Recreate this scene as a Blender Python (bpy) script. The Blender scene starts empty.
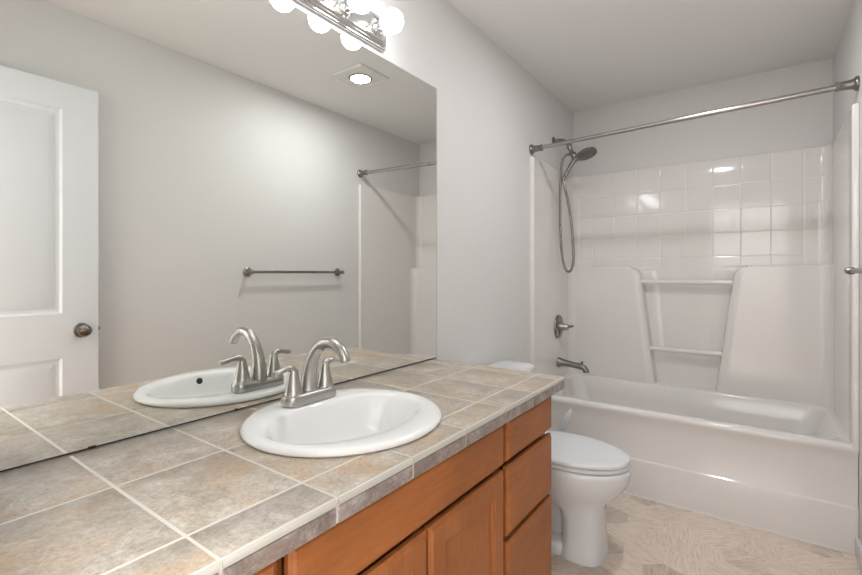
import bpy, bmesh, math, random
from mathutils import Vector, Matrix
random.seed(7)
PI = math.pi
S = bpy.context.scene
COL = S.collection

# ------------------------------------------------------------------ camera, world, lights, exposure
W, YB, YF, H = 1.489, 1.8196, -1.57, 2.4364          # room: width, back wall, front wall, ceiling
cam_d = bpy.data.cameras.new('camera'); cam = bpy.data.objects.new('camera', cam_d); COL.objects.link(cam)
cam.location = (1.134, -1.6056, 1.2004)
cam.rotation_euler = (PI / 2, 0, 0.6258)
cam_d.sensor_width = 36; cam_d.lens = 450.0 / 862 * 36
cam_d.shift_y = -(287.5 - 273.76) / 862
cam_d.clip_start = 0.02
S.camera = cam

wd = bpy.data.worlds.new('world'); S.world = wd; wd.use_nodes = True
wd.node_tree.nodes['Background'].inputs[0].default_value = (0.9, 0.95, 1.0, 1)
wd.node_tree.nodes['Background'].inputs[1].default_value = 0.6

HALL_W = 132.0      # added fill light, unseen in the hall, watts (reaches the room off the hall wall, through the doorway)
BULB = 14.5          # vanity globe emission
FANL = 8.0         # ceiling fan lamp, watts
LC = (0.97, 0.985, 1.015)   # white-balanced lamps
ld = bpy.data.lights.new('hall_fill_light', 'AREA'); ld.shape = 'RECTANGLE'; ld.size = 1.6; ld.size_y = 0.25
ld.energy = HALL_W; ld.color = (0.97, 0.98, 1.0)
lo = bpy.data.objects.new('hall_fill_light', ld); COL.objects.link(lo)
lo.location = (1.05, -1.80, 2.38); lo.rotation_euler = (math.radians(-52), 0, 0)   # aimed down at the far hall wall

S.view_settings.view_transform = 'Standard'; S.view_settings.look = 'None'
S.view_settings.exposure = 0.23; S.view_settings.gamma = 1.0
S.view_settings.use_curve_mapping = False

# ------------------------------------------------------------------ materials
def mat(name, col, rough=0.5, metal=0.0, bump=None, spec=0.5, coat=0.0):
    m = bpy.data.materials.new(name); m.use_nodes = True
    nt = m.node_tree; b = nt.nodes['Principled BSDF']
    b.inputs['Base Color'].default_value = (*col, 1); b.inputs['Roughness'].default_value = rough
    b.inputs['Metallic'].default_value = metal; b.inputs['Specular IOR Level'].default_value = spec
    if coat: b.inputs['Coat Weight'].default_value = coat; b.inputs['Coat Roughness'].default_value = 0.15
    tc = nt.nodes.new('ShaderNodeTexCoord')
    n = nt.nodes.new('ShaderNodeTexNoise'); n.inputs['Detail'].default_value = 3
    n.inputs['Scale'].default_value = bump[0] if bump else 14
    nt.links.new(tc.outputs['Object'], n.inputs['Vector'])
    if bump:
        bp = nt.nodes.new('ShaderNodeBump'); bp.inputs['Strength'].default_value = bump[1]
        bp.inputs['Distance'].default_value = bump[2]
        nt.links.new(n.outputs['Fac'], bp.inputs['Height']); nt.links.new(bp.outputs['Normal'], b.inputs['Normal'])
    else:                                                    # faint roughness break-up
        mr = nt.nodes.new('ShaderNodeMapRange')
        mr.inputs['To Min'].default_value = max(0, rough - 0.03); mr.inputs['To Max'].default_value = rough + 0.03
        nt.links.new(n.outputs['Fac'], mr.inputs['Value']); nt.links.new(mr.outputs['Result'], b.inputs['Roughness'])
    return m

def ramp(nt, stops):
    r = nt.nodes.new('ShaderNodeValToRGB'); e = r.color_ramp.elements
    while len(e) < len(stops): e.new(0.5)
    for i, (p, c) in enumerate(stops): e[i].position = p; e[i].color = (*c, 1)
    return r

def mix(nt, fac, a, b, blend='MIX'):
    m = nt.nodes.new('ShaderNodeMix'); m.data_type = 'RGBA'; m.blend_type = blend
    for sock, v in ((m.inputs[0], fac), (m.inputs[6], a), (m.inputs[7], b)):
        if hasattr(v, 'is_output'): nt.links.new(v, sock)
        elif isinstance(v, tuple): sock.default_value = (*v, 1)
        else: sock.default_value = v
    return m.outputs[2]

def noise(nt, vec, scale, detail=4, rough=0.6, dist=0.0):
    n = nt.nodes.new('ShaderNodeTexNoise'); n.inputs['Scale'].default_value = scale
    n.inputs['Detail'].default_value = detail; n.inputs['Roughness'].default_value = rough
    n.inputs['Distortion'].default_value = dist
    nt.links.new(vec, n.inputs['Vector']); return n.outputs['Fac']

def wood(name, dark, mid, light, axis):
    m = mat(name, mid, 0.42, spec=0.32); nt = m.node_tree; b = nt.nodes['Principled BSDF']
    tc = nt.nodes.new('ShaderNodeTexCoord'); mp = nt.nodes.new('ShaderNodeMapping')
    mp.inputs['Scale'].default_value = [(1 if i == axis else 7) for i in range(3)]
    nt.links.new(tc.outputs['Object'], mp.inputs['Vector'])
    big = noise(nt, tc.outputs['Object'], 3.5, 3, 0.5, 0.4)
    fine = noise(nt, mp.outputs['Vector'], 9, 6, 0.65, 0.6)
    r1 = ramp(nt, [(0.30, dark), (0.52, mid), (0.75, light)]); nt.links.new(fine, r1.inputs['Fac'])
    r2 = ramp(nt, [(0.35, (0.86, 0.84, 0.82)), (0.65, (1.08, 1.06, 1.04))]); nt.links.new(big, r2.inputs['Fac'])
    nt.links.new(mix(nt, 1.0, r1.outputs['Color'], r2.outputs['Color'], 'MULTIPLY'), b.inputs['Base Color'])
    return m

def stone(name, tones, vein, tint, rough):
    """mottled ceramic stone look; every tile (mesh island) gets its own offset and tint"""
    m = mat(name, tones[1], rough, spec=0.5); nt = m.node_tree; b = nt.nodes['Principled BSDF']
    for l in list(b.inputs['Roughness'].links): nt.links.remove(l)
    tc = nt.nodes.new('ShaderNodeTexCoord'); g = nt.nodes.new('ShaderNodeNewGeometry')
    off = nt.nodes.new('ShaderNodeVectorMath'); off.operation = 'MULTIPLY_ADD'
    cb = nt.nodes.new('ShaderNodeCombineXYZ')
    for i in range(3): nt.links.new(g.outputs['Random Per Island'], cb.inputs[i])
    nt.links.new(cb.outputs[0], off.inputs[0]); off.inputs[1].default_value = (17, 31, 5)
    nt.links.new(tc.outputs['Object'], off.inputs[2])
    v = off.outputs['Vector']
    r1 = ramp(nt, [(0.28, tones[0]), (0.46, tones[1]), (0.56, tones[2]), (0.70, tones[3])])
    nt.links.new(noise(nt, v, 15, 10, 0.80, 0.5), r1.inputs['Fac'])
    r2 = ramp(nt, [(0.46, (0.0,) * 3), (0.66, (1.0,) * 3)]); nt.links.new(noise(nt, v, 7.0, 5, 0.62, 0.5), r2.inputs['Fac'])
    c = mix(nt, r2.outputs['Color'], r1.outputs['Color'], mix(nt, 0.72, r1.outputs['Color'], tint))
    mp = nt.nodes.new('ShaderNodeMapping'); mp.inputs['Scale'].default_value = (1.5, 0.9, 1.2); nt.links.new(v, mp.inputs['Vector'])
    r3 = ramp(nt, [(0.58, (0, 0, 0)), (0.70, (1, 1, 1))]); nt.links.new(noise(nt, mp.outputs['Vector'], 48, 8, 0.75, 0.9), r3.inputs['Fac'])
    c = mix(nt, r3.outputs['Color'], c, mix(nt, 0.55, c, vein))
    r5 = ramp(nt, [(0.30, (0.74, 0.70, 0.68)), (0.44, (1, 1, 1))]); nt.links.new(noise(nt, mp.outputs['Vector'], 60, 4, 0.7, 0.8), r5.inputs['Fac'])
    c = mix(nt, 1.0, c, r5.outputs['Color'], 'MULTIPLY')
    r6 = ramp(nt, [(0.32, (0.80, 0.79, 0.78)), (0.50, (1, 1, 1)), (0.68, (1.16, 1.16, 1.16))]); nt.links.new(noise(nt, v, 150, 4, 0.75), r6.inputs['Fac'])
    c = mix(nt, 1.0, c, r6.outputs['Color'], 'MULTIPLY')
    r4 = ramp(nt, [(0.0, (0.93, 0.93, 0.94)), (1.0, (1.06, 1.04, 1.01))]); nt.links.new(g.outputs['Random Per Island'], r4.inputs['Fac'])
    nt.links.new(mix(nt, 1.0, c, r4.outputs['Color'], 'MULTIPLY'), b.inputs['Base Color'])
    bp = nt.nodes.new('ShaderNodeBump'); bp.inputs['Strength'].default_value = 0.10; bp.inputs['Distance'].default_value = 0.004
    nt.links.new(noise(nt, v, 45, 5, 0.6), bp.inputs['Height']); nt.links.new(bp.outputs['Normal'], b.inputs['Normal'])
    return m

def hexfloor(name):
    m = mat(name, (0.5, 0.4, 0.32), 0.45); nt = m.node_tree; b = nt.nodes['Principled BSDF']
    tc = nt.nodes.new('ShaderNodeTexCoord'); g = nt.nodes.new('ShaderNodeNewGeometry')
    rnd = g.outputs['Random Per Island']
    def math_(op, a, bb):
        n = nt.nodes.new('ShaderNodeMath'); n.operation = op
        for s_, v_ in ((n.inputs[0], a), (n.inputs[1], bb)):
            if hasattr(v_, 'is_output'): nt.links.new(v_, s_)
            else: s_.default_value = v_
        return n.outputs[0]
    third = math_('FLOOR', math_('MULTIPLY', math_('FRACT', math_('MULTIPLY', rnd, 37.7), 0), 3.0), 0)
    rot = nt.nodes.new('ShaderNodeVectorRotate'); rot.rotation_type = 'Z_AXIS'
    nt.links.new(tc.outputs['Object'], rot.inputs['Vector'])
    nt.links.new(math_('ADD', math_('MULTIPLY', third, PI / 3), 0.35), rot.inputs['Angle'])
    off = nt.nodes.new('ShaderNodeVectorMath'); off.operation = 'ADD'
    cb = nt.nodes.new('ShaderNodeCombineXYZ'); nt.links.new(math_('MULTIPLY', rnd, 40.0), cb.inputs[0]); nt.links.new(math_('MULTIPLY', rnd, 23.0), cb.inputs[1])
    nt.links.new(rot.outputs['Vector'], off.inputs[0]); nt.links.new(cb.outputs[0], off.inputs[1])
    mp = nt.nodes.new('ShaderNodeMapping'); mp.inputs['Scale'].default_value = (1.6, 14, 1); nt.links.new(off.outputs[0], mp.inputs['Vector'])
    fine = noise(nt, mp.outputs['Vector'], 9, 6, 0.7, 0.5)
    r1 = ramp(nt, [(0.28, (0.42, 0.33, 0.27)), (0.43, (0.75, 0.63, 0.53)), (0.60, (0.87, 0.755, 0.655))]); nt.links.new(fine, r1.inputs['Fac'])
    tone = ramp(nt, [(0.0, (0.74, 0.72, 0.70)), (0.16, (0.84, 0.82, 0.80)), (0.26, (0.98, 0.98, 0.98)), (1.0, (1.04, 1.03, 1.02))])
    nt.links.new(math_('ADD', rnd, math_('MULTIPLY', math_('SUBTRACT', noise(nt, off.outputs[0], 16, 5, 0.7), 0.5), 0.55)), tone.inputs['Fac'])
    nt.links.new(mix(nt, 1.0, r1.outputs['Color'], tone.outputs['Color'], 'MULTIPLY'), b.inputs['Base Color'])
    return m

def emit(name, col, s):
    m = bpy.data.materials.new(name); m.use_nodes = True; b = m.node_tree.nodes['Principled BSDF']
    b.inputs['Base Color'].default_value = (0.9, 0.9, 0.9, 1)
    b.inputs['Emission Color'].default_value = (*col, 1); b.inputs['Emission Strength'].default_value = s
    return m

M = dict(
    wall=mat('wall_paint', (0.735, 0.722, 0.70), 0.55, bump=(260, 0.06, 0.002)),
    ceil=mat('ceiling_paint', (0.84, 0.83, 0.815), 0.7, bump=(200, 0.06, 0.002)),
    trim=mat('trim_paint', (0.80, 0.80, 0.79), 0.35),
    door=mat('door_paint', (0.745, 0.765, 0.785), 0.38),
    tub=mat('warm_white_fibreglass', (0.82, 0.785, 0.755), 0.09, bump=(5, 0.03, 0.008)),
    caulk=mat('white_caulk', (0.78, 0.77, 0.74), 0.5),
    china=mat('white_china', (0.77, 0.785, 0.80), 0.10),
    sink=mat('sink_china', (0.90, 0.90, 0.89), 0.12),
    seat=mat('white_seat_plastic', (0.77, 0.785, 0.80), 0.16),
    nickel=mat('brushed_nickel', (0.47, 0.455, 0.43), 0.32, 1.0),
    dnickel=mat('satin_nickel', (0.27, 0.255, 0.24), 0.28, 1.0),
    rodm=mat('rod_metal', (0.42, 0.405, 0.39), 0.26, 1.0),
    chrome=mat('chrome', (0.82, 0.82, 0.82), 0.10, 1.0),
    lchrome=mat('polished_bar_metal', (0.74, 0.73, 0.72), 0.16, 1.0),
    mirror=mat('mirror_silver', (0.92, 0.93, 0.90), 0.0, 1.0),
    mirror_edge=mat('mirror_edge', (0.40, 0.42, 0.40), 0.3),
    dark=mat('black_gap', (0.015, 0.014, 0.013), 0.6),
    grey=mat('grey_rubber', (0.16, 0.16, 0.16), 0.5),
    wood_h=wood('maple_stain_across', (0.325, 0.111, 0.031), (0.38, 0.134, 0.038), (0.425, 0.156, 0.047), 1),
    wood_v=wood('maple_stain_upright', (0.325, 0.111, 0.031), (0.38, 0.134, 0.038), (0.425, 0.156, 0.047), 2),
    nose=mat('highlight_glaze_edge', (0.55, 0.525, 0.47), 0.16),  # glazed nose, edge highlight put into its pale colour
    grout=mat('pale_grout', (0.70, 0.67, 0.60), 0.7, bump=(220, 0.2, 0.002)),
    tile=stone('travertine_tile', [(0.26, 0.22, 0.18), (0.44, 0.385, 0.32), (0.54, 0.495, 0.43), (0.68, 0.655, 0.60)], (0.74, 0.725, 0.68), (0.52, 0.37, 0.235), 0.28),
    edge=stone('shaded_taupe_edge_tile', [(0.14, 0.113, 0.105), (0.25, 0.205, 0.188), (0.36, 0.31, 0.285), (0.56, 0.51, 0.48)], (0.62, 0.58, 0.54), (0.26, 0.20, 0.165), 0.30),  # taupe hue, darkened with the shade of the front face
    floor=hexfloor('hexagon_vinyl'),
    fan=mat('fan_plastic', (0.80, 0.79, 0.76), 0.4),
    bulb=emit('globe_glow', LC, BULB),
    lamp=emit('fan_lamp_glow', LC, 6.0),
)
# mirror: keep the silver exactly smooth
for l in list(M['mirror'].node_tree.nodes['Principled BSDF'].inputs['Roughness'].links): M['mirror'].node_tree.links.remove(l)

# ------------------------------------------------------------------ mesh helpers
class MB:
    def __init__(s): s.b = bmesh.new()
    def add(s, verts, faces):
        vs = [s.b.verts.new(v) for v in verts]
        for f in faces:
            try: s.b.faces.new([vs[i] for i in f])
            except ValueError: pass
        return s
    def box(s, x0, x1, y0, y1, z0, z1, bev=0.0, seg=2):
        t = bmesh.new(); bmesh.ops.create_cube(t, size=1)
        for v in t.verts: v.co = ((x0 + x1) / 2 + v.co.x * (x1 - x0), (y0 + y1) / 2 + v.co.y * (y1 - y0), (z0 + z1) / 2 + v.co.z * (z1 - z0))
        if bev: bmesh.ops.bevel(t, geom=list(t.edges), offset=bev, segments=seg, profile=0.5, affect='EDGES')
        return s.take(t)
    def take(s, t):
        t.verts.index_update()
        s.add([v.co.copy() for v in t.verts], [[v.index for v in f.verts] for f in t.faces]); t.free(); return s
    def loft(s, rings, closed=True, cap0=True, cap1=True):
        n = len(rings[0]); verts = [v for r in rings for v in r]; faces = []
        for i in range(len(rings) - 1):
            for j in range(n if closed else n - 1):
                k = (j + 1) % n
                faces.append((i * n + j, i * n + k, (i + 1) * n + k, (i + 1) * n + j))
        if cap0: faces.append(tuple(range(n - 1, -1, -1)))
        if cap1: faces.append(tuple((len(rings) - 1) * n + j for j in range(n)))
        return s.add(verts, faces)
    def tube(s, pts, rad, n=14, smooth=0, cap=True):
        pts = [Vector(p) for p in pts]
        if not isinstance(rad, (list, tuple)): rad = [rad] * len(pts)
        if smooth:
            P, R = [], []
            for i in range(len(pts) - 1):
                p0, p1, p2, p3 = pts[max(i - 1, 0)], pts[i], pts[i + 1], pts[min(i + 2, len(pts) - 1)]
                for k in range(smooth):
                    t = k / smooth
                    P.append(0.5 * ((2 * p1) + (-p0 + p2) * t + (2 * p0 - 5 * p1 + 4 * p2 - p3) * t * t + (-p0 + 3 * p1 - 3 * p2 + p3) * t ** 3))
                    R.append(rad[i] + (rad[i + 1] - rad[i]) * t)
            pts, rad = P + [pts[-1]], R + [rad[-1]]
        rings = []; up = None
        for i, p in enumerate(pts):
            a = pts[max(i - 1, 0)]; c = pts[min(i + 1, len(pts) - 1)]
            d = (c - a).normalized()
            if up is None: up = Vector((0, 0, 1)) if abs(d.z) < 0.9 else Vector((1, 0, 0))
            u = (up - d * up.dot(d)).normalized(); w = d.cross(u); up = u
            rings.append([p + rad[i] * (math.cos(2 * PI * k / n) * u + math.sin(2 * PI * k / n) * w) for k in range(n)])
        return s.loft(rings, True, cap, cap)
    def lathe(s, o, axis, prof, n=28, sx=1.0, sy=1.0):
        """prof: (distance along axis, radius)"""
        o = Vector(o); d = Vector(axis).normalized()
        up = Vector((0, 0, 1)) if abs(d.z) < 0.9 else Vector((1, 0, 0))
        u = (up - d * up.dot(d)).normalized(); w = d.cross(u)
        rings = [[o + d * h + r * (sx * math.cos(2 * PI * k / n) * u + sy * math.sin(2 * PI * k / n) * w) for k in range(n)] for h, r in prof]
        return s.loft(rings)
    def sphere(s, c, r, seg=28, rg=16):
        t = bmesh.new(); bmesh.ops.create_uvsphere(t, u_segments=seg, v_segments=rg, radius=r)
        for v in t.verts: v.co += Vector(c)
        return s.take(t)
    def obj(s, name, m, parent=None, smooth=40, fix=True, origin=None):
        if fix: bmesh.ops.recalc_face_normals(s.b, faces=s.b.faces)
        o0 = Vector(parent.get('_o', (0, 0, 0))) if parent else Vector(origin or (0, 0, 0))
        for v in s.b.verts: v.co -= o0
        me = bpy.data.meshes.new(name); s.b.to_mesh(me); s.b.free()
        if smooth: me.shade_smooth(); me.set_sharp_from_angle(angle=math.radians(smooth))
        me.materials.append(m)
        o = bpy.data.objects.new(name, me); COL.objects.link(o)
        if parent: o.parent = parent; o['_o'] = list(o0)
        else: o.location = o0; o['_o'] = list(o0)
        return o

def rrect(cu, cv, hu, hv, r, n=6):
    r = min(r, hu, hv); P = []
    for (su, sv, a0) in ((1, 1, 0), (-1, 1, PI / 2), (-1, -1, PI), (1, -1, 1.5 * PI)):
        for k in range(n + 1):
            a = a0 + k / n * PI / 2
            P.append((cu + su * (hu - r) + r * math.cos(a), cv + sv * (hv - r) + r * math.sin(a)))
    return P

def tag(o, label, cat, group=None):
    o['label'] = label; o['category'] = cat
    if group: o['group'] = group
    return o
def thing(name, label, cat, loc, group=None):
    o = bpy.data.objects.new(name, None); COL.objects.link(o); o.location = loc; o['_o'] = list(loc)
    o.empty_display_size = 0.05
    return tag(o, label, cat, group)
def struct(o, label=None):
    o['kind'] = 'structure'
    if label: o['label'] = label
    return o

def front_rings(x, s, y0, y1, z0, z1, steps):
    """rectangular rings in the yz plane; steps = (inset, depth out along s)"""
    return [[(x + s * d, y0 + i, z0 + i), (x + s * d, y1 - i, z0 + i), (x + s * d, y1 - i, z1 - i), (x + s * d, y0 + i, z1 - i)] for i, d in steps]

# ------------------------------------------------------------------ room shell
T = 0.10
def wallbox(name, *a, label=None): return struct(MB().box(*a).obj(name, M['wall'], smooth=0), label)
wallbox('wall_left', -T, 0, YF - T, YB + T, 0, H)
wallbox('wall_back', 0, W, YB, YB + T, 0, H)
wallbox('wall_right', W, W + T, YF - T, YB + T, 0, H)
# front wall with the doorway the photograph was taken from
DX0, DX1, DZ = 0.66, 1.445, 2.075
MB().box(0, DX0, YF - T, YF, 0, H).box(DX1, W, YF - T, YF, 0, H).box(DX0, DX1, YF - T, YF, DZ, H).obj('wall_front', M['wall'], smooth=0)['kind'] = 'structure'
struct(MB().box(-0.6, 2.3, -3.3, YB + T, H, H + 0.08).obj('ceiling', M['ceil'], smooth=0))
# hall beyond the doorway
MB().box(-0.6, 2.3, -3.3, -3.2, 0, H)\
    .box(-0.7, -0.6, -3.3, YF - T, 0, H).box(2.2, 2.3, -3.2, YF - T, 0, H).box(-0.6, -T, YF - T, YF - T + 0.05, 0, H).box(W + T, 2.2, YF - T, YF - T + 0.05, 0, H).obj('wall_hall', M['wall'], smooth=0)['kind'] = 'structure'

# floor of printed hexagons (each hexagon an island of the one mesh)
def make_floor():
    b = bmesh.new(); R = 0.088; ang = math.radians(9)
    ca, sa = math.cos(ang), math.sin(ang)
    dx, dy = R * math.sqrt(3), R * 1.5
    for i in range(-26, 27):
        for j in range(-30, 31):
            px = i * dx + (j % 2) * dx / 2; py = j * dy
            cx, cy = 0.74 + px * ca - py * sa, 0.50 + px * sa + py * ca
            if not (-0.9 < cx < 2.5 and -3.4 < cy < 1.3): continue
            b.faces.new([b.verts.new((cx + R * math.cos(ang + PI / 6 + k * PI / 3), cy + R * math.sin(ang + PI / 6 + k * PI / 3), 0)) for k in range(6)])
    for co, no in (((-0.6, 0, 0), (-1, 0, 0)), ((2.2, 0, 0), (1, 0, 0)), ((0, -3.2, 0), (0, -1, 0)), ((0, 1.2, 0), (0, 1, 0))):
        bmesh.ops.bisect_plane(b, geom=b.verts[:] + b.edges[:] + b.faces[:], plane_co=co, plane_no=no, clear_outer=True)
    m = MB(); m.take(b); m.box(-0.6, 2.2, -3.2, YB, -0.06, -0.0015)
    return struct(m.obj('floor', M['floor'], smooth=0, fix=False))
make_floor()

def base(name, x0, x1, y0, y1):
    m = MB(); m.box(x0, x1, y0, y1, 0.001, 0.082, 0.003, 2); return struct(m.obj(name, M['trim'], smooth=30))
base('baseboard_right', W - 0.013, W, YF, 1.0)
base('baseboard_left', 0, 0.013, -0.02, 1.0)
# door casing on the room side and the jamb lining
MB().box(DX0 - 0.06, DX0 + 0.008, YF, YF + 0.016, 0, DZ + 0.06, 0.003).box(DX0 - 0.06, DX1, YF, YF + 0.016, DZ - 0.008, DZ + 0.06, 0.003)\
    .box(DX0, DX0 + 0.015, YF - T, YF, 0, DZ).box(DX1 - 0.015, DX1, YF - T, YF, 0, DZ).box(DX0, DX1, YF - T, YF, DZ - 0.015, DZ).obj('trim_1', M['trim'], smooth=30)['kind'] = 'structure'
# wobbly white caulk bead where the tub meets the floor
pts = [(0.02 + i * 0.0305, 1.0085 + 0.0012 * math.sin(i * 1.7), 0.003 + 0.0012 * math.sin(i * 2.3 + 1)) for i in range(48)]
struct(MB().tube(pts, [0.005 + 0.0015 * math.sin(i * 1.3) for i in range(48)], 8).obj('trim_2', M['caulk']), 'white caulk line along the foot of the tub')

# ------------------------------------------------------------------ the open door against the right wall
def make_door():
    x0, x1, y0, y1, z0, z1 = 1.41, 1.445, -1.56, -0.798, 0.012, 2.063
    st = 0.137; rails = [(z0, 0.24), (0.82, 1.02), (1.945, z1)]
    m = MB()
    m.box(x0, x1, y0, y0 + st, z0, z1).box(x0, x1, y1 - st, y1, z0, z1)
    for a, b in rails: m.box(x0, x1, y0 + st, y1 - st, a, b)
    r = struct(m.obj('door_1', M['door'], smooth=0, origin=((x0 + x1) / 2, y0, z0)), 'white two-panel door standing open against the right wall')
    for a, b in ((0.24, 0.82), (1.02, 1.945)):
        p = MB()
        stp = [(0, 0), (0.004, -0.004), (0.010, -0.009), (0.022, -0.011), (0.027, -0.0095), (0.050, -0.003), (0.054, -0.002)]
        p.loft(front_rings(x0, -1, y0 + st, y1 - st, a, b, stp), True, False, True)
        p.loft(front_rings(x1, 1, y0 + st, y1 - st, a, b, stp), True, False, True)
        p.obj('door_panel', M['door'], r, smooth=20)
    k = MB().lathe((x0, y1 - 0.068, 0.94), (-1, 0, 0), [(0, 0.033), (0.004, 0.0335), (0.009, 0.030), (0.011, 0.014), (0.026, 0.013), (0.031, 0.019), (0.040, 0.0265), (0.050, 0.028), (0.058, 0.025), (0.063, 0.016), (0.064, 0.002)], 28)
    k.obj('door_knob', M['dnickel'], r)['label'] = 'satin nickel round door knob'
    MB().box(x0 + 0.006, x1 - 0.006, y1, y1 + 0.002, 0.905, 0.965).box(x0 + 0.011, x1 - 0.011, y1, y1 + 0.010, 0.932, 0.949, 0.002).obj('door_latch', M['dnickel'], r)
make_door()

# ------------------------------------------------------------------ mirror
mz0, mz1 = 0.836, 2.0076
mr = thing('wall_mirror', 'large frameless wall mirror above the tiled counter, reflecting the open door', 'mirror', (0, -0.78, mz0))
MB().box(0.0006, 0.005, YF + 0.004, -0.003, mz0 + 0.0012, mz1 - 0.002).obj('glass', M['mirror'], mr, smooth=0)
MB().box(0.0006, 0.0062, YF + 0.004, -0.003, mz0 - 0.0016, mz0 + 0.0012).obj('bottom_channel', M['dark'], mr, smooth=0)['label'] = 'thin dark channel along the bottom edge'
MB().box(0.0006, 0.0052, -0.003, 0.0, mz0 - 0.003, mz1).box(0.0006, 0.0052, YF + 0.004, -0.003, mz1 - 0.002, mz1).obj('edge', M['mirror_edge'], mr, smooth=0)
for y, w in ((-1.257, 0.007), (-0.935, 0.0035)): MB().box(0.005, 0.0075, y - w, y + w, mz0 - 0.002, mz0 + 0.0035, 0.0008).obj('mirror_clip', M['dark'], mr)

# ------------------------------------------------------------------ vanity cabinet
XF, XFF, XFR = 0.548, 0.529, 0.513
va = thing('vanity_cabinet', 'brown maple bathroom vanity cabinet under the tiled counter', 'cabinet', (0.27, -0.8, 0))
YV0, YV1, ZV = YF + 0.004, -0.042, 0.7865
c = MB()
c.box(0.002, XFR - 0.0195, YV1 - 0.016, YV1, 0.002, ZV).box(0.002, XFR - 0.0195, YV0, YV0 + 0.016, 0.002, ZV)
c.box(0.002, XFR - 0.0195, YV0 + 0.016, YV1 - 0.016, 0.10, 0.116).box(0.002, 0.008, YV0 + 0.016, YV1 - 0.016, 0.116, ZV)
for y in (-0.428, -1.184): c.box(0.008, XFR - 0.0195, y, y + 0.016, 0.116, ZV)
c.obj('carcass', M['wood_v'], va, smooth=0)
ff = MB()
for (a, b) in ((YV0, YV0 + 0.035), (-1.195, -1.157), (-0.815, -0.783), (-0.441, -0.403), (YV1 - 0.035, YV1)): ff.box(XFR - 0.019, XFR, a, b, 0.095, ZV)
for (a, b) in ((0.095, 0.13), (0.622, 0.662), (0.752, ZV)): ff.box(XFR - 0.0185, XFR - 0.0005, YV0 + 0.03, YV1 - 0.03, a, b)
for (a, b) in ((-0.41, YV1 - 0.03), (YV0 + 0.03, -1.19)): ff.box(XFR - 0.0185, XFR - 0.0005, a, b, 0.405, 0.435)
ff.obj('face_frame', M['wood_v'], va, smooth=0)
MB().box(0.44, 0.455, YV0 + 0.016, YV1 - 0.016, 0.001, 0.10).obj('toe_kick', M['wood_h'], va, smooth=0)
SL = [(0, 0.0005), (0, 0.011), (0.003, 0.0135), (0.006, 0.0145), (0.0085, 0.0175), (0.011, 0.019)]
def front(y0, y1, z0, z1, name, m, extra=()):
    f = MB().loft(front_rings(XFF, 1, y0, y1, z0, z1, SL + list(extra)))
    return f.obj(name, m, va, smooth=25)
for (ya, yb) in ((-0.410, -0.058), (YV0 + 0.014, -1.186)):
    for (za, zb) in ((0.650, 0.7735), (0.429, 0.634), (0.117, 0.413)):
        d = front(ya, yb, za, zb, 'drawer', M['wood_h'])
front(-1.166, -0.431, 0.649, 0.7735, 'false_drawer_front', M['wood_h'])
RC = [(0.057, 0.019), (0.059, 0.0165), (0.065, 0.0155), (0.067, 0.0115), (0.0685, 0.0105)]
for (ya, yb) in ((-0.795, -0.431), (-1.166, -0.802)):
    front(ya, yb, 0.117, 0.633, 'door', M['wood_v'], RC)

# ------------------------------------------------------------------ tiled counter
HC = 0.8317
ct = thing('countertop', 'beige stone-look tiled countertop with pale grout and taupe edge tiles', 'countertop', (0.28, -0.8, 0.788))
CX1, CY0, CY1 = 0.577, YF + 0.003, -0.012
SCX, SCY, SA, SB = 0.29, -0.806, 0.253, 0.238           # sink centre and half axes (along y, along x)
def cut_oval(o):
    me = bpy.data.meshes.new('cutter')
    b = MB(); b.loft([[(SCX + SB * 0.955 * math.cos(t * PI / 32), SCY + SA * 0.955 * math.sin(t * PI / 32), z) for t in range(64)] for z in (0.70, 0.95)])
    bmesh.ops.recalc_face_normals(b.b, faces=b.b.faces); b.b.to_mesh(me); b.b.free()
    co = bpy.data.objects.new('cutter', me); COL.objects.link(co)
    md = o.modifiers.new('cut', 'BOOLEAN'); md.operation = 'DIFFERENCE'; md.object = co; md.solver = 'EXACT'
    bpy.context.view_layer.update()
    ev = o.evaluated_get(bpy.context.evaluated_depsgraph_get())
    nm = bpy.data.meshes.new_from_object(ev)
    old = o.data; o.modifiers.clear(); o.data = nm; nm.name = old.name
    bpy.data.objects.remove(co, do_unlink=True)
    if not nm.materials: nm.materials.append(old.materials[0])
ys = [CY0] + [y for y in (-1.496, -1.2945, -1.095, -0.893, -0.690, -0.482, -0.284, -0.082)] + [CY1]
xs = [0.002, 0.232, 0.484, CX1 - 0.010]
G = 0.0030
tl = MB()
ys_back = [CY0, -1.293, -1.077, -0.893, -0.665, -0.455, -0.268, -0.066, CY1]
for i in range(2):
    for j in range(len(ys) - 1):
        x0, x1 = xs[i], xs[i + 1]
        tl.box(x0 + G, x1 - G, ys[j] + G, ys[j + 1] - G, HC - 0.008, HC, 0.0010, 2)
# front row, with its glazed rounded nose
ns = MB()
for j in range(len(ys) - 1):
    y0, y1 = ys[j] + G * 0.8, ys[j + 1] - G * 0.8
    x0, x1, r = xs[2] + G, CX1, 0.0080
    tl.box(x0, x1 - r, y0, y1, HC - 0.008, HC, 0.0010, 2)
    prof = [(x1 - r + 0.0004, HC - 0.008), (x1 - r + 0.0004, HC - 0.0004)]
    for k in range(9):
        a = PI / 2 * (1 - k / 8); prof.append((x1 - r + 0.0004 + (r - 0.0004) * math.cos(a), HC - 0.0004 - r + r * math.sin(a)))
    prof += [(x1, HC - 0.0125), (x1 - 0.006, HC - 0.0125)]
    ns.loft([[(x, y, z) for x, z in prof] for y in (y0, y1)])
ns.obj('edge_nose', M['nose'], ct, smooth=50)['label'] = 'glazed rounded front nose, highlight in its pale colour'
tiles = tl.obj('top_tiles', M['tile'], ct, smooth=40)
cut_oval(tiles)
gr = MB().box(0.002, CX1 - 0.0035, CY0, CY1 - 0.0012, 0.7885, HC - 0.0007)
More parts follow.
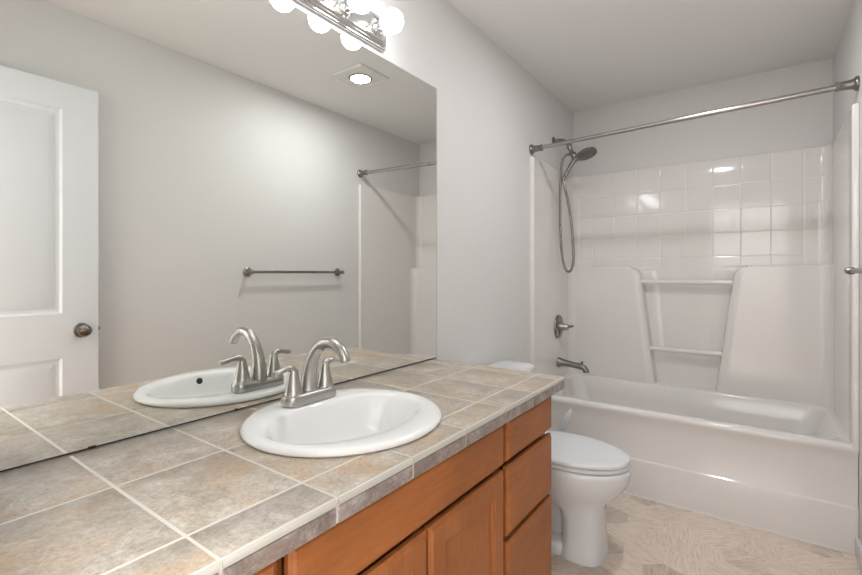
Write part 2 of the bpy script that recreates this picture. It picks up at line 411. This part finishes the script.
grout = gr.obj('grout', M['grout'], ct, smooth=0); cut_oval(grout)
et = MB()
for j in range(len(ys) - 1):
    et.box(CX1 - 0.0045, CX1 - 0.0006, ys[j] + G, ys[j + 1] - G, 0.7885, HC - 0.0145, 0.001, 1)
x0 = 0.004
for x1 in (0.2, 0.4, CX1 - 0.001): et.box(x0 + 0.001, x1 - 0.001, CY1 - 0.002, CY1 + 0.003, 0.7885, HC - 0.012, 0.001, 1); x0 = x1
et.obj('edge_tiles', M['edge'], ct, smooth=0)['label'] = 'taupe edge tiles, edge shade in their darker colour'

# ------------------------------------------------------------------ sink
sk = thing('sink', 'white oval drop-in sink in the tiled counter', 'sink', (SCX, SCY, HC))
def oval(cx, a, b, z, n=64, e=2.0):
    P = []
    for k in range(n):
        t = 2 * PI * k / n; c_, s_ = math.cos(t), math.sin(t)
        P.append((cx + b * math.copysign(abs(c_) ** (2 / e), c_), SCY + a * math.copysign(abs(s_) ** (2 / e), s_), z))
    return P
z0 = HC + 0.0008
R_ = [oval(SCX, SA - 0.004, SB - 0.004, z0), oval(SCX, SA, SB, z0 + 0.004), oval(SCX, SA - 0.001, SB - 0.001, z0 + 0.009), oval(SCX, SA - 0.006, SB - 0.006, z0 + 0.014),
      oval(SCX, SA - 0.014, SB - 0.013, z0 + 0.0165), oval(0.295, SA - 0.026, SB - 0.045, z0 + 0.0155), oval(0.302, 0.222, 0.152, z0 + 0.0145), oval(0.303, 0.215, 0.146, z0 + 0.0105),
      oval(0.303, 0.207, 0.139, z0 - 0.002), oval(0.303, 0.198, 0.132, z0 - 0.025), oval(0.300, 0.182, 0.120, z0 - 0.065), oval(0.297, 0.150, 0.098, z0 - 0.105),
      oval(0.292, 0.100, 0.070, z0 - 0.128), oval(0.288, 0.045, 0.040, z0 - 0.138), oval(0.287, 0.022, 0.022, z0 - 0.140)]
# outer underside so the bowl has thickness
U_ = [oval(SCX, SA - 0.020, SB - 0.020, z0 - 0.0), oval(0.300, 0.214, 0.148, z0 - 0.03), oval(0.297, 0.19, 0.13, z0 - 0.08), oval(0.292, 0.12, 0.085, z0 - 0.14), oval(0.287, 0.03, 0.03, z0 - 0.155)]
MB().loft(list(reversed(U_)) + R_, True, True, True).obj('basin', M['sink'], sk, smooth=60)
MB().lathe((0.287, SCY, z0 - 0.1405), (0, 0, 1), [(0, 0.024), (0.003, 0.024), (0.0035, 0.018), (0.002, 0.016), (0.004, 0.004)], 24).obj('drain', M['nickel'], sk)['label'] = 'nickel drain'
# overflow hole on the front inner wall, facing the mirror
MB().lathe((0.4405, SCY - 0.005, z0 - 0.004), (-1, 0, 0.16), [(-0.004, 0.0105), (0.0012, 0.0105), (0.0014, 0.009), (0.0014, 0.001)], 20).obj('overflow_hole', M['dark'], sk)['label'] = 'dark round overflow hole'

# ------------------------------------------------------------------ faucet
FX, FY, FZ = 0.127, -0.788, z0 + 0.0168
fa = thing('faucet', 'brushed nickel two-handle faucet with a curved spout at the back of the sink', 'faucet', (FX, FY, FZ))
MB().loft([[(x, y, z) for x, y in rrect(FX, FY, 0.0285 - i, 0.085 - i, 0.026)] for i, z in ((0.001, FZ), (0, FZ + 0.002), (0, FZ + 0.019), (0.0025, FZ + 0.0265), (0.007, FZ + 0.0295))]).obj('base_plate', M['nickel'], fa, smooth=50)
sp = [(FX - 0.004, FY, FZ + 0.018), (FX - 0.004, FY, FZ + 0.05), (FX + 0.002, FY, FZ + 0.09), (FX + 0.018, FY, FZ + 0.128), (FX + 0.048, FY, FZ + 0.158), (FX + 0.085, FY, FZ + 0.167), (FX + 0.118, FY, FZ + 0.156), (FX + 0.138, FY, FZ + 0.133), (FX + 0.141, FY, FZ + 0.124)]
MB().tube(sp, [0.0255, 0.0225, 0.0190, 0.0165, 0.0150, 0.0145, 0.0140, 0.0135, 0.0130], 20, smooth=6).obj('spout', M['nickel'], fa, smooth=50)
MB().lathe((FX + 0.1405, FY, FZ + 0.1255), (0.13, 0, -1), [(0, 0.0095), (0.0035, 0.0095), (0.004, 0.002)], 16).obj('aerator', M['dnickel'], fa)
for s in (-1, 1):
    y = FY + s * 0.0545
    h = MB().lathe((FX, y, FZ + 0.020), (0, 0, 1), [(-0.012, 0.0268), (0.006, 0.0268), (0.0075, 0.0250), (0.02, 0.0220), (0.045, 0.0165), (0.062, 0.0135), (0.072, 0.012), (0.078, 0.007), (0.079, 0.001)], 24)
    ho = h.obj('handle', M['nickel'], fa, smooth=50)
    lv = [(FX, y, FZ + 0.084), (FX, y + s * 0.004, FZ + 0.094), (FX + 0.001, y + s * 0.016, FZ + 0.1005), (FX + 0.003, y + s * 0.035, FZ + 0.098), (FX + 0.005, y + s * 0.055, FZ + 0.0935), (FX + 0.006, y + s * 0.066, FZ + 0.0935)]
    MB().tube(lv, [0.0118, 0.0110, 0.0085, 0.0072, 0.0082, 0.0060], 14, smooth=5).obj('lever', M['nickel'], ho, smooth=60)

# ------------------------------------------------------------------ vanity light bar
BY = [-0.412 - 0.1525 * k for k in range(6)]; BZ = 2.083; BX = 0.103
vl = thing('vanity_light', 'polished metal light bar with round white globe bulbs above the mirror', 'light fixture', (0, -0.793, 2.083))
cy_, hl = (BY[0] + BY[-1]) / 2, (BY[0] - BY[-1]) / 2 + 0.072
st = [(0, 0.0006), (0, 0.012), (0.004, 0.0155), (0.007, 0.0155), (0.009, 0.020), (0.013, 0.0235), (0.016, 0.0225), (0.018, 0.0265), (0.022, 0.030), (0.026, 0.030), (0.030, 0.026), (0.036, 0.0255)]
MB().loft([[(x, y, z) for y, z in rrect(cy_, BZ + 0.004, hl - i, 0.060 - i, 0.022)] for i, x in st]).obj('back_plate', M['lchrome'], vl, smooth=25)
for y in BY:
    so = MB().lathe((0.025, y, BZ), (1, 0, 0), [(0, 0.030), (0.004, 0.030), (0.007, 0.026), (0.012, 0.0215), (0.034, 0.0215), (0.037, 0.0235), (0.042, 0.0235), (0.043, 0.019)], 24).obj('socket', M['chrome'], vl, smooth=40)
    MB().lathe((BX, y, BZ), (1, 0, 0), [(-0.048, 0.010), (-0.045, 0.0165), (-0.041, 0.018)] + [(-0.0405 * math.cos(t), 0.0405 * math.sin(t)) for t in [0.5 + k * (PI - 0.52) / 16 for k in range(17)]], 32).obj('bulb', M['bulb'], so, smooth=60)

# ------------------------------------------------------------------ ceiling fan with lamp
fx, fy = 0.880, 0.415
fn = thing('ceiling_fan_light', 'square white exhaust fan cover with a round lamp set in the ceiling', 'fan', (fx, fy, H))
stp = [(0, 0.001), (0, 0.010), (0.004, 0.014), (0.012, 0.0155), (0.016, 0.013), (0.026, 0.013), (0.030, 0.0135), (0.06, 0.0165)]
MB().loft([[(x, y, H - d) for x, y in rrect(fx, fy, 0.128 - i, 0.128 - i, 0.006)] for i, d in stp]).obj('cover', M['fan'], fn, smooth=25)
MB().lathe((fx, fy, H - 0.0150), (0, 0, -1), [(0, 0.072), (0.005, 0.072), (0.0065, 0.070), (0.0065, 0.065), (0.002, 0.063)], 36).obj('lamp_ring', M['grey'], fn)['label'] = 'dark ring round the lamp'
MB().lathe((fx, fy, H - 0.0155), (0, 0, -1), [(0, 0.061), (0.002, 0.061), (0.0035, 0.052), (0.0045, 0.026), (0.0047, 0.002)], 36).obj('lamp', M['lamp'], fn)
sl = bpy.data.lights.new('fan_lamp_light', 'AREA'); sl.shape = 'DISK'; sl.size = 0.118; sl.energy = FANL; sl.color = LC
so_ = bpy.data.objects.new('fan_lamp_light', sl); COL.objects.link(so_); so_.parent = fn; so_.location = (0, 0, -0.0212)

# ------------------------------------------------------------------ one-piece tub and shower unit
XL, XR = 0.024, W - 0.018          # inner faces of the side panels at the front
YT, ZT = 1.010, 1.918              # front of unit, top of unit
tub = thing('tub_shower_unit', 'glossy white one-piece bathtub and shower surround filling the far end of the room', 'bathtub', (W / 2, 1.4, 0))
def sm(t): t = max(0.0, min(1.0, t)); return t * t * (3 - 2 * t)
CR = 0.055
def corner(x, yb):                 # rounds the inner corners of the back panel forward to the side panels
    xa, xb = 0.014, W - 0.010
    d = min(x - xa, xb - x)
    if d >= CR: return yb
    d = max(d, 0.0); return yb - CR + math.sqrt(max(0, CR * CR - (CR - d) ** 2))
def lines(a, b, marks, w=(0.0, 0.0018, 0.0034, 0.0048, 0.0062, 0.009)):
    P = {round(a, 5), round(b, 5)}
    for m_ in marks:
        for d in w:
            for s in (-1, 1):
                if a < m_ + s * d < b: P.add(round(m_ + s * d, 5))
    return P
def groove(v, marks, depth=0.0015, w=0.0055):
    d = min(abs(v - m_) for m_ in marks)
    return depth * (1 - sm(d / w)) if d < w else 0.0
GX = [0.157 + 0.15 * k for k in range(9)]; GZ = [1.311 + 0.15 * k for k in range(4)]
def cushion(v, marks): # soft pillow between grooves
    e = sorted(marks); 
    return 0.0
def grid_mesh(rows, name, m, smooth=80):
    n = len(rows[0]); V = [p for r in rows for p in r]
    F = [(i * n + j, i * n + j + 1, (i + 1) * n + j + 1, (i + 1) * n + j) for i in range(len(rows) - 1) for j in range(n - 1)]
    b = MB(); b.add(V, F); return b
# upper tile-patterned back panel
Z1 = ZT + 0.008
xs_ = sorted(lines(0.014, W - 0.010, GX) | {round(0.014 + CR * (1 - math.cos(k * PI / 20)), 5) for k in range(11)} | {round(W - 0.010 - CR * (1 - math.cos(k * PI / 20)), 5) for k in range(11)})
zs_ = sorted(lines(1.20, Z1, GZ))
YU = 1.790
rows = [[(x, corner(x, YU) + groove(x, GX) + groove(z, GZ), z) for x in xs_] for z in zs_]
rows += [[(x, corner(x, YU) + 0.001, Z1 + 0.003) for x in xs_], [(x, corner(x, YU) + 0.005, Z1 + 0.005) for x in xs_], [(x, YB - 0.001, Z1 + 0.005) for x in xs_]]
grid_mesh(rows, 'x', None).obj('tiled_back_panel', M['tub'], tub, smooth=70, fix=False)
# lower back panel: two raised fields with a tapering recess between them
ZL0, ZL1, YR, YC = 0.44, 1.240, 1.705, 1.778
def edgeL(z):
    t = (z - 0.45) / (1.175 - 0.45); x = 0.583 + (0.492 - 0.583) * t
    r = 0.060
    if z > ZL1 - r: dz = z - (ZL1 - r); x -= (r - math.sqrt(max(0, r * r - dz * dz)))
    return x
def edgeR(z):
    t = (z - 0.45) / (1.175 - 0.45); x = 0.934 + (1.025 - 0.934) * t
    r = 0.060
    if z > ZL1 - r: dz = z - (ZL1 - r); x += (r - math.sqrt(max(0, r * r - dz * dz)))
    return x
zz = sorted({ZL0 + (1.17 - ZL0) * k / 30 for k in range(31)} | {1.17 + 0.07 * math.sin(k / 16 * PI / 2) for k in range(17)})
RW = 0.013
def lrow(z, yr, yc):
    a, b = edgeL(z), edgeR(z); row = []
    for k in range(11): row.append(0.014 + CR * (1 - math.cos(k * PI / 20)))
    ks = [k / 8 for k in range(9)]
    cols = [(x, yr) for x in row] + [((row[-1] + (a - row[-1]) * t), yr) for t in (0.3, 0.6, 0.9)]
    cols += [(a + RW * (t - 0.0), yr + (yc - yr) * sm(t)) for t in ks]
    cols += [(a + RW + (b - a - 2 * RW) * t, yc) for t in (0.2, 0.4, 0.6, 0.8)]
    cols += [(b - RW + RW * t, yc + (yr - yc) * sm(t)) for t in ks]
    r0 = W - 0.010 - CR
    cols += [(b + (r0 - b) * t, yr) for t in (0.1, 0.4, 0.7)]
    cols += [(W - 0.010 - CR * (1 - math.sin((10 - k) * 0 + k * PI / 20)) if False else W - 0.010 - CR + CR * math.sin(k * PI / 20), yr) for k in range(11)]
    return [(x, min(corner(x, y), y), z) for x, y in cols]
rows = [lrow(z, YR + 0.012 * (1 - sm((z - ZL0) / 0.02)) * 0, YC) for z in zz]
for k in range(1, 7):             # the rounded top edge running back to the tiled panel
    a = k / 6 * PI / 2; r = 0.012
    rows.append([(x, y + r * (1 - math.cos(a)) * max(0, min(1, (YC - y) / (YC - YR))), z + r * math.sin(a)) for (x, y, z) in lrow(ZL1, YR, YC)])
rows.append([(x, YU + 0.002, ZL1 + 0.0125) for (x, y, z) in rows[-1]])
grid_mesh(rows, 'x', None).obj('lower_back_panel', M['tub'], tub, smooth=70, fix=False)
# side panels with the front flange (profile swept in z, tile grooves in the upper half)
SY = [1.16 + 0.15 * k for k in range(4)]
def side(left):
    yy = sorted(lines(1.03, 1.775, SY)); zz_ = sorted(lines(0.44, ZT, GZ) | {1.2, 1.16})
    rows = []
    def xin(y, z):
        d = 0.024 - 0.010 * (y - 1.03) / 0.75
        if z > 1.18: d -= 0.25 * groove(z, GZ)
        return d
    def P(x, y, z): return (x, y, z) if left else (W - x * (0.75 if False else 1) + 0.003, y, z)
    for z in zz_:
        r = [P(0.0005 if left else 0.004, YT - 0.004, z), P(0.020, YT - 0.004, z), P(0.0245, YT - 0.002, z), P(0.0265, YT + 0.004, z), P(0.0255, YT + 0.012, z)]
        r += [P(xin(y, z), y, z) for y in yy]; rows.append(r)
    top = rows[-1]
    def inset(r, dz, t): return [((x * (1 - t)) if left else (x + (W - x) * t), y + (0.006 * t if k < 3 else 0), z + dz) for k, (x, y, z) in enumerate(r)]
    rows += [inset(top, 0.004, 0.08), inset(top, 0.007, 0.25), inset(top, 0.008, 0.97)]
    b = grid_mesh(rows, 'x', None); o = b.obj('side_panel', M['tub'], tub, smooth=60, fix=False)
side(True); side(False)
# integral bars across the recess
for z in (1.146, 0.699):
    MB().tube([(edgeL(z) + 0.004, YR + 0.018, z), (edgeR(z) - 0.004, YR + 0.016, z)], 0.0155, 18).obj('recess_bar', M['tub'], tub)
# apron and basin
prof = [(1.0095, 0.001), (1.0095, 0.192), (1.0115, 0.1975), (1.019, 0.2000), (1.0205, 0.203), (1.0195, 0.38), (1.0165, 0.412), (1.0095, 0.432), (1.0065, 0.444), (1.0085, 0.456), (1.016, 0.4635), (1.030, 0.4660)]
XA, XB = 0.003, W - 0.002
MB().loft([[(x, y, z) for y, z in prof] for x in (XA, XB)], False, False, False).obj('apron', M['tub'], tub, smooth=60)
def rr(x0, x1, y0, y1, r, z, n=10): return [(x, y, z) for x, y in rrect((x0 + x1) / 2, (y0 + y1) / 2, (x1 - x0) / 2, (y1 - y0) / 2, r, n)]
BR = [rr(XA, XB, 1.030, YB - 0.02, 0.002, 0.4660), rr(0.040, 1.450, 1.070, 1.706, 0.05, 0.4640), rr(0.050, 1.440, 1.082, 1.698, 0.06, 0.459), rr(0.057, 1.430, 1.089, 1.692, 0.065, 0.448),
      rr(0.075, 1.40, 1.105, 1.676, 0.08, 0.36), rr(0.10, 1.33, 1.125, 1.655, 0.10, 0.22), rr(0.125, 1.27, 1.15, 1.63, 0.12, 0.15), rr(0.18, 1.20, 1.20, 1.58, 0.11, 0.125)]
MB().loft(BR, True, False, True).obj('basin', M['tub'], tub, smooth=60)
MB().lathe((0.0695, 1.41, 0.392), (1, 0, 0.12), [(0, 0.036), (0.006, 0.036), (0.010, 0.032), (0.011, 0.012), (0.013, 0.010), (0.0135, 0.001)], 28).obj('overflow_plate', M['chrome'], tub)['label'] = 'chrome round overflow plate'

# ------------------------------------------------------------------ tub and shower fittings on the left panel
PY = 1.445
def xwall(z): return 0.0268 - 0.010 * (PY - 1.03) / 0.75
vx = xwall(0.836)
vv = thing('shower_valve', 'satin nickel shower control with round plate and lever on the left tub wall', 'shower valve', (vx, PY, 0.834))
MB().lathe((vx, PY, 0.834), (1, 0, 0), [(0.0, 0.082), (0.003, 0.082), (0.008, 0.078), (0.011, 0.055), (0.012, 0.03), (0.012, 0.004)], 40).obj('escutcheon', M['dnickel'], vv, smooth=40)
hd = MB().lathe((vx + 0.011, PY, 0.834), (1, 0, 0), [(0, 0.030), (0.004, 0.031), (0.020, 0.026), (0.036, 0.022), (0.052, 0.021), (0.058, 0.016), (0.059, 0.002)], 24)
ho = hd.obj('handle', M['nickel'], vv)
MB().tube([(vx + 0.050, PY, 0.836), (vx + 0.068, PY + 0.012, 0.836), (vx + 0.084, PY + 0.028, 0.838), (vx + 0.092, PY + 0.034, 0.842)], [0.013, 0.010, 0.0075, 0.009], 12, smooth=4).obj('lever', M['dnickel'], ho)
MB().lathe((vx + 0.011, PY - 0.006, 0.792), (1, 0, 0), [(0, 0.011), (0.008, 0.010), (0.009, 0.002)], 16).obj('temperature_stop', M['dnickel'], vv)
ts = thing('tub_spout', 'satin nickel tub spout below the shower control, above the tub rim', 'tub spout', (vx, PY, 0.588))
MB().tube([(vx, PY, 0.588), (vx + 0.008, PY, 0.588), (vx + 0.022, PY, 0.588), (vx + 0.05, PY, 0.586), (vx + 0.10, PY, 0.581), (vx + 0.145, PY, 0.576), (vx + 0.172, PY, 0.569), (vx + 0.186, PY, 0.554), (vx + 0.189, PY, 0.539)], [0.034, 0.034, 0.028, 0.0225, 0.020, 0.020, 0.0205, 0.0195, 0.021], 20, smooth=5).obj('body', M['dnickel'], ts, smooth=50)
MB().lathe((vx + 0.163, PY, 0.586), (0, 0, 1), [(0, 0.006), (0.012, 0.005), (0.014, 0.009), (0.021, 0.0095), (0.024, 0.007), (0.0245, 0.001)], 16).obj('diverter_knob', M['dnickel'], ts)

AZ = 2.113; PY = 1.41
sh = thing('hand_shower', 'dark nickel hand shower with a hanging hose on the left wall above the tub', 'shower head', (0, PY, AZ))
MB().lathe((0.0006, PY, AZ), (1, 0, 0), [(0, 0.033), (0.003, 0.033), (0.009, 0.025), (0.012, 0.012)], 28).obj('flange', M['dnickel'], sh)
MB().tube([(0.002, PY, AZ), (0.04, PY, AZ + 0.003), (0.075, PY, AZ - 0.008), (0.100, PY, AZ - 0.038), (0.113, PY, AZ - 0.064)], 0.0105, 14, smooth=5).obj('arm', M['dnickel'], sh)
br = MB().tube([(0.101, PY, 2.082), (0.108, PY, 2.062), (0.112, PY, 2.052), (0.113, PY, 2.046), (0.127, PY, 2.016), (0.134, PY, 2.008), (0.146, PY, 1.984), (0.149, PY, 1.974)], [0.014, 0.0165, 0.0165, 0.013, 0.0135, 0.020, 0.020, 0.012], 18)
br.tube([(0.127, PY, 2.016), (0.103, PY, 2.008)], [0.011, 0.010], 12); br.obj('bracket', M['dnickel'], sh, smooth=40)
hs = MB().tube([(0.071, PY - 0.014, 1.835), (0.090, PY - 0.014, 1.868), (0.115, PY - 0.014, 1.912), (0.138, PY - 0.010, 1.950), (0.160, PY - 0.004, 1.972), (0.20, PY, 1.988)], [0.011, 0.0135, 0.0145, 0.0155, 0.019, 0.018], 16, smooth=4).obj('handset', M['dnickel'], sh, smooth=50)
nrm = Vector((0.36, -0.16, -1)).normalized()
MB().lathe(Vector((0.222, PY, 2.000)) - nrm * 0.004, nrm, [(-0.010, 0.02), (-0.004, 0.052), (0.004, 0.066), (0.012, 0.069), (0.019, 0.068), (0.021, 0.062)], 36).obj('head', M['dnickel'], hs, smooth=40)
fc = MB().lathe(Vector((0.222, PY, 2.000)) - nrm * 0.004, nrm, [(0.018, 0.060), (0.0222, 0.060), (0.0225, 0.058), (0.0225, 0.002)], 36)
u_ = nrm.orthogonal().normalized(); w_ = nrm.cross(u_)
for rr_, n_ in ((0.018, 7), (0.034, 12), (0.049, 18)):
    for k in range(n_):
        a = 2 * PI * k / n_; fc.lathe(Vector((0.222, PY, 2.0)) + nrm * 0.018 + rr_ * (math.cos(a) * u_ + math.sin(a) * w_), nrm, [(0, 0.003), (0.003, 0.0022), (0.0032, 0.0004)], 8)
fc.obj('spray_face', M['grey'], hs, smooth=40)['label'] = 'dark grey spray face with nozzles'
MB().tube([(0.104, PY, 2.008), (0.084, PY, 2.004), (0.064, PY - 0.002, 1.972), (0.055, PY - 0.004, 1.90), (0.050, PY - 0.004, 1.80), (0.046, PY, 1.66), (0.047, PY, 1.50), (0.058, PY, 1.34), (0.078, PY, 1.245), (0.098, PY, 1.216), (0.120, PY, 1.226), (0.137, PY, 1.285), (0.136, PY - 0.002, 1.40), (0.124, PY - 0.004, 1.55), (0.103, PY - 0.010, 1.69), (0.083, PY - 0.014, 1.785), (0.071, PY - 0.014, 1.838)], 0.0086, 12, smooth=8).obj('hose', M['dnickel'], sh, smooth=60)

# ------------------------------------------------------------------ curtain rod
RA, RB = Vector((0.0006, 1.023, 1.972)), Vector((W - 0.0006, 1.023, 2.015))
rd = thing('shower_curtain_rod', 'empty brushed nickel shower curtain rod across the front of the tub', 'curtain rod', RA)
D = (RB - RA).normalized()
MB().tube([RA + D * 0.05, RA + D * 0.80], 0.0118, 18).obj('inner_tube', M['rodm'], rd)
MB().tube([RA + D * 0.79, RB - D * 0.05], 0.0132, 18).obj('outer_tube', M['rodm'], rd)
fp = [(0, 0.031), (0.006, 0.0315), (0.011, 0.029), (0.015, 0.023), (0.030, 0.0195), (0.062, 0.0180), (0.066, 0.0205), (0.074, 0.0205), (0.075, 0.014)]
MB().lathe(RA, (1, 0, 0), fp, 28).obj('flange', M['dnickel'], rd); MB().lathe(RB, (-1, 0, 0), fp, 28).obj('flange', M['dnickel'], rd)

# ------------------------------------------------------------------ towel bar on the right wall (seen in the mirror)
TZ = 1.212
tb = thing('towel_bar', 'satin nickel towel bar with round mounts on the right wall', 'towel bar', (W, 0.40, TZ))
for y in (0.022, 0.778):
    p = MB().lathe((W - 0.0006, y, TZ), (-1, 0, 0), [(0, 0.030), (0.004, 0.0305), (0.008, 0.027), (0.012, 0.015), (0.020, 0.011), (0.042, 0.010), (0.046, 0.014), (0.060, 0.0145), (0.066, 0.011), (0.070, 0.0105), (0.074, 0.006), (0.0745, 0.001)], 28)
    p.obj('post', M['dnickel'], tb)
MB().tube([(W - 0.054, 0.022, TZ), (W - 0.054, 0.778, TZ)], 0.0088, 16).obj('bar', M['dnickel'], tb)

# ------------------------------------------------------------------ toilet
TY = 0.372
to = thing('toilet', 'white toilet with closed lid between the vanity and the tub', 'toilet', (0.36, TY, 0))
def egg(xb, xf, w, z, e=2.0, n=48, mid=0.42):
    cx = xb + (xf - xb) * mid; P = []
    for k in range(n):
        t = 2 * PI * k / n; c_, s_ = math.cos(t), math.sin(t)
        L = (xf - cx) if c_ > 0 else (cx - xb)
        P.append((cx + L * math.copysign(abs(c_) ** (2 / e), c_), TY + w * math.copysign(abs(s_) ** (2 / e), s_), z))
    return P
bw = MB()
bw.loft([egg(0.44, 0.620, 0.117, 0.001, 3.2), egg(0.44, 0.620, 0.117, 0.012, 3.2), egg(0.445, 0.616, 0.113, 0.03, 3.2), egg(0.45, 0.610, 0.110, 0.10, 3.1), egg(0.45, 0.609, 0.109, 0.16, 3.0), egg(0.43, 0.614, 0.113, 0.20, 2.8),
         egg(0.35, 0.625, 0.122, 0.235, 2.5), egg(0.31, 0.663, 0.146, 0.27, 2.3), egg(0.275, 0.695, 0.167, 0.31, 2.2), egg(0.26, 0.712, 0.179, 0.345, 2.15), egg(0.25, 0.717, 0.183, 0.372, 2.15), egg(0.25, 0.715, 0.181, 0.388, 2.15), egg(0.255, 0.708, 0.176, 0.394, 2.15)])
def rb(x0, x1, w, z, r): return [(x, y, z) for x, y in rrect((x0 + x1) / 2, TY, (x1 - x0) / 2, w, r, 6)]
bw.loft([rb(0.10, 0.48, 0.112, 0.001, 0.05), rb(0.10, 0.48, 0.112, 0.045, 0.05), rb(0.105, 0.47, 0.104, 0.058, 0.05), rb(0.12, 0.46, 0.056, 0.066, 0.04), rb(0.12, 0.46, 0.050, 0.16, 0.04), rb(0.10, 0.44, 0.056, 0.20, 0.04),
         rb(0.06, 0.44, 0.10, 0.27, 0.05), rb(0.03, 0.42, 0.135, 0.33, 0.06), rb(0.022, 0.40, 0.145, 0.38, 0.06), rb(0.026, 0.39, 0.14, 0.392, 0.06)])
bw.obj('bowl', M['china'], to, smooth=60)
MB().loft([egg(0.235, 0.706, 0.174, 0.397, 2.15), egg(0.232, 0.712, 0.180, 0.400, 2.15), egg(0.232, 0.712, 0.180, 0.411, 2.15), egg(0.237, 0.706, 0.175, 0.415, 2.15)]).obj('seat', M['seat'], to, smooth=50)
MB().loft([egg(0.225, 0.707, 0.176, 0.4165, 2.15), egg(0.222, 0.713, 0.181, 0.4195, 2.15), egg(0.222, 0.713, 0.181, 0.429, 2.15), egg(0.227, 0.708, 0.176, 0.4345, 2.15), egg(0.25, 0.68, 0.15, 0.438, 2.1), egg(0.32, 0.60, 0.09, 0.4405, 2.0)]).obj('lid', M['seat'], to, smooth=50)
MB().tube([(0.235, TY - 0.075, 0.405), (0.235, TY - 0.045, 0.405)], 0.013, 12).obj('hinge', M['seat'], to)
MB().tube([(0.235, TY + 0.045, 0.405), (0.235, TY + 0.075, 0.405)], 0.013, 12).obj('hinge', M['seat'], to)
MB().loft([rb(0.030, 0.195, 0.205, 0.392, 0.05), rb(0.024, 0.200, 0.215, 0.42, 0.05), rb(0.016, 0.208, 0.228, 0.706, 0.05)]).obj('tank', M['china'], to, smooth=50)
MB().loft([rb(0.012, 0.216, 0.236, 0.706, 0.06), rb(0.007, 0.221, 0.242, 0.711, 0.065), rb(0.007, 0.221, 0.242, 0.724, 0.065), rb(0.012, 0.216, 0.236, 0.733, 0.06), rb(0.03, 0.196, 0.218, 0.738, 0.05), rb(0.07, 0.15, 0.17, 0.7405, 0.04)]).obj('tank_lid', M['china'], to, smooth=50)
MB().tube([(0.206, TY - 0.16, 0.665), (0.225, TY - 0.16, 0.665)], 0.011, 14).tube([(0.222, TY - 0.16, 0.665), (0.226, TY - 0.10, 0.655)], [0.008, 0.006], 12).obj('flush_lever', M['chrome'], to)

# ------------------------------------------------------------------ toilet brush between toilet and tub
bx, by = 0.235, 0.80
tbz = thing('toilet_brush', 'white toilet brush leaning in its holder between the toilet and the tub', 'toilet brush', (bx, by, 0))
MB().lathe((bx, by, 0.0006), (0, 0, 1), [(0, 0.050), (0.004, 0.053), (0.05, 0.048), (0.13, 0.040), (0.135, 0.037), (0.13, 0.034), (0.01, 0.04), (0.008, 0.002)], 28).obj('holder', M['seat'], tbz)
MB().tube([(bx, by, 0.02), (bx + 0.015, by, 0.16), (bx + 0.028, by, 0.30)], 0.006, 10).obj('rod', M['chrome'], tbz)
hr = [((bx + 0.027, by, 0.29), 0.009), ((bx + 0.030, by, 0.315), 0.016), ((bx + 0.042, by, 0.355), 0.020), ((bx + 0.060, by, 0.40), 0.0195), ((bx + 0.078, by, 0.44), 0.015), ((bx + 0.092, by, 0.466), 0.006)]
MB().tube([p for p, r in hr], [r for p, r in hr], 14, smooth=4).obj('brush_handle', M['seat'], tbz, smooth=60)

for o in bpy.data.objects:
    if '_o' in o: del o['_o']
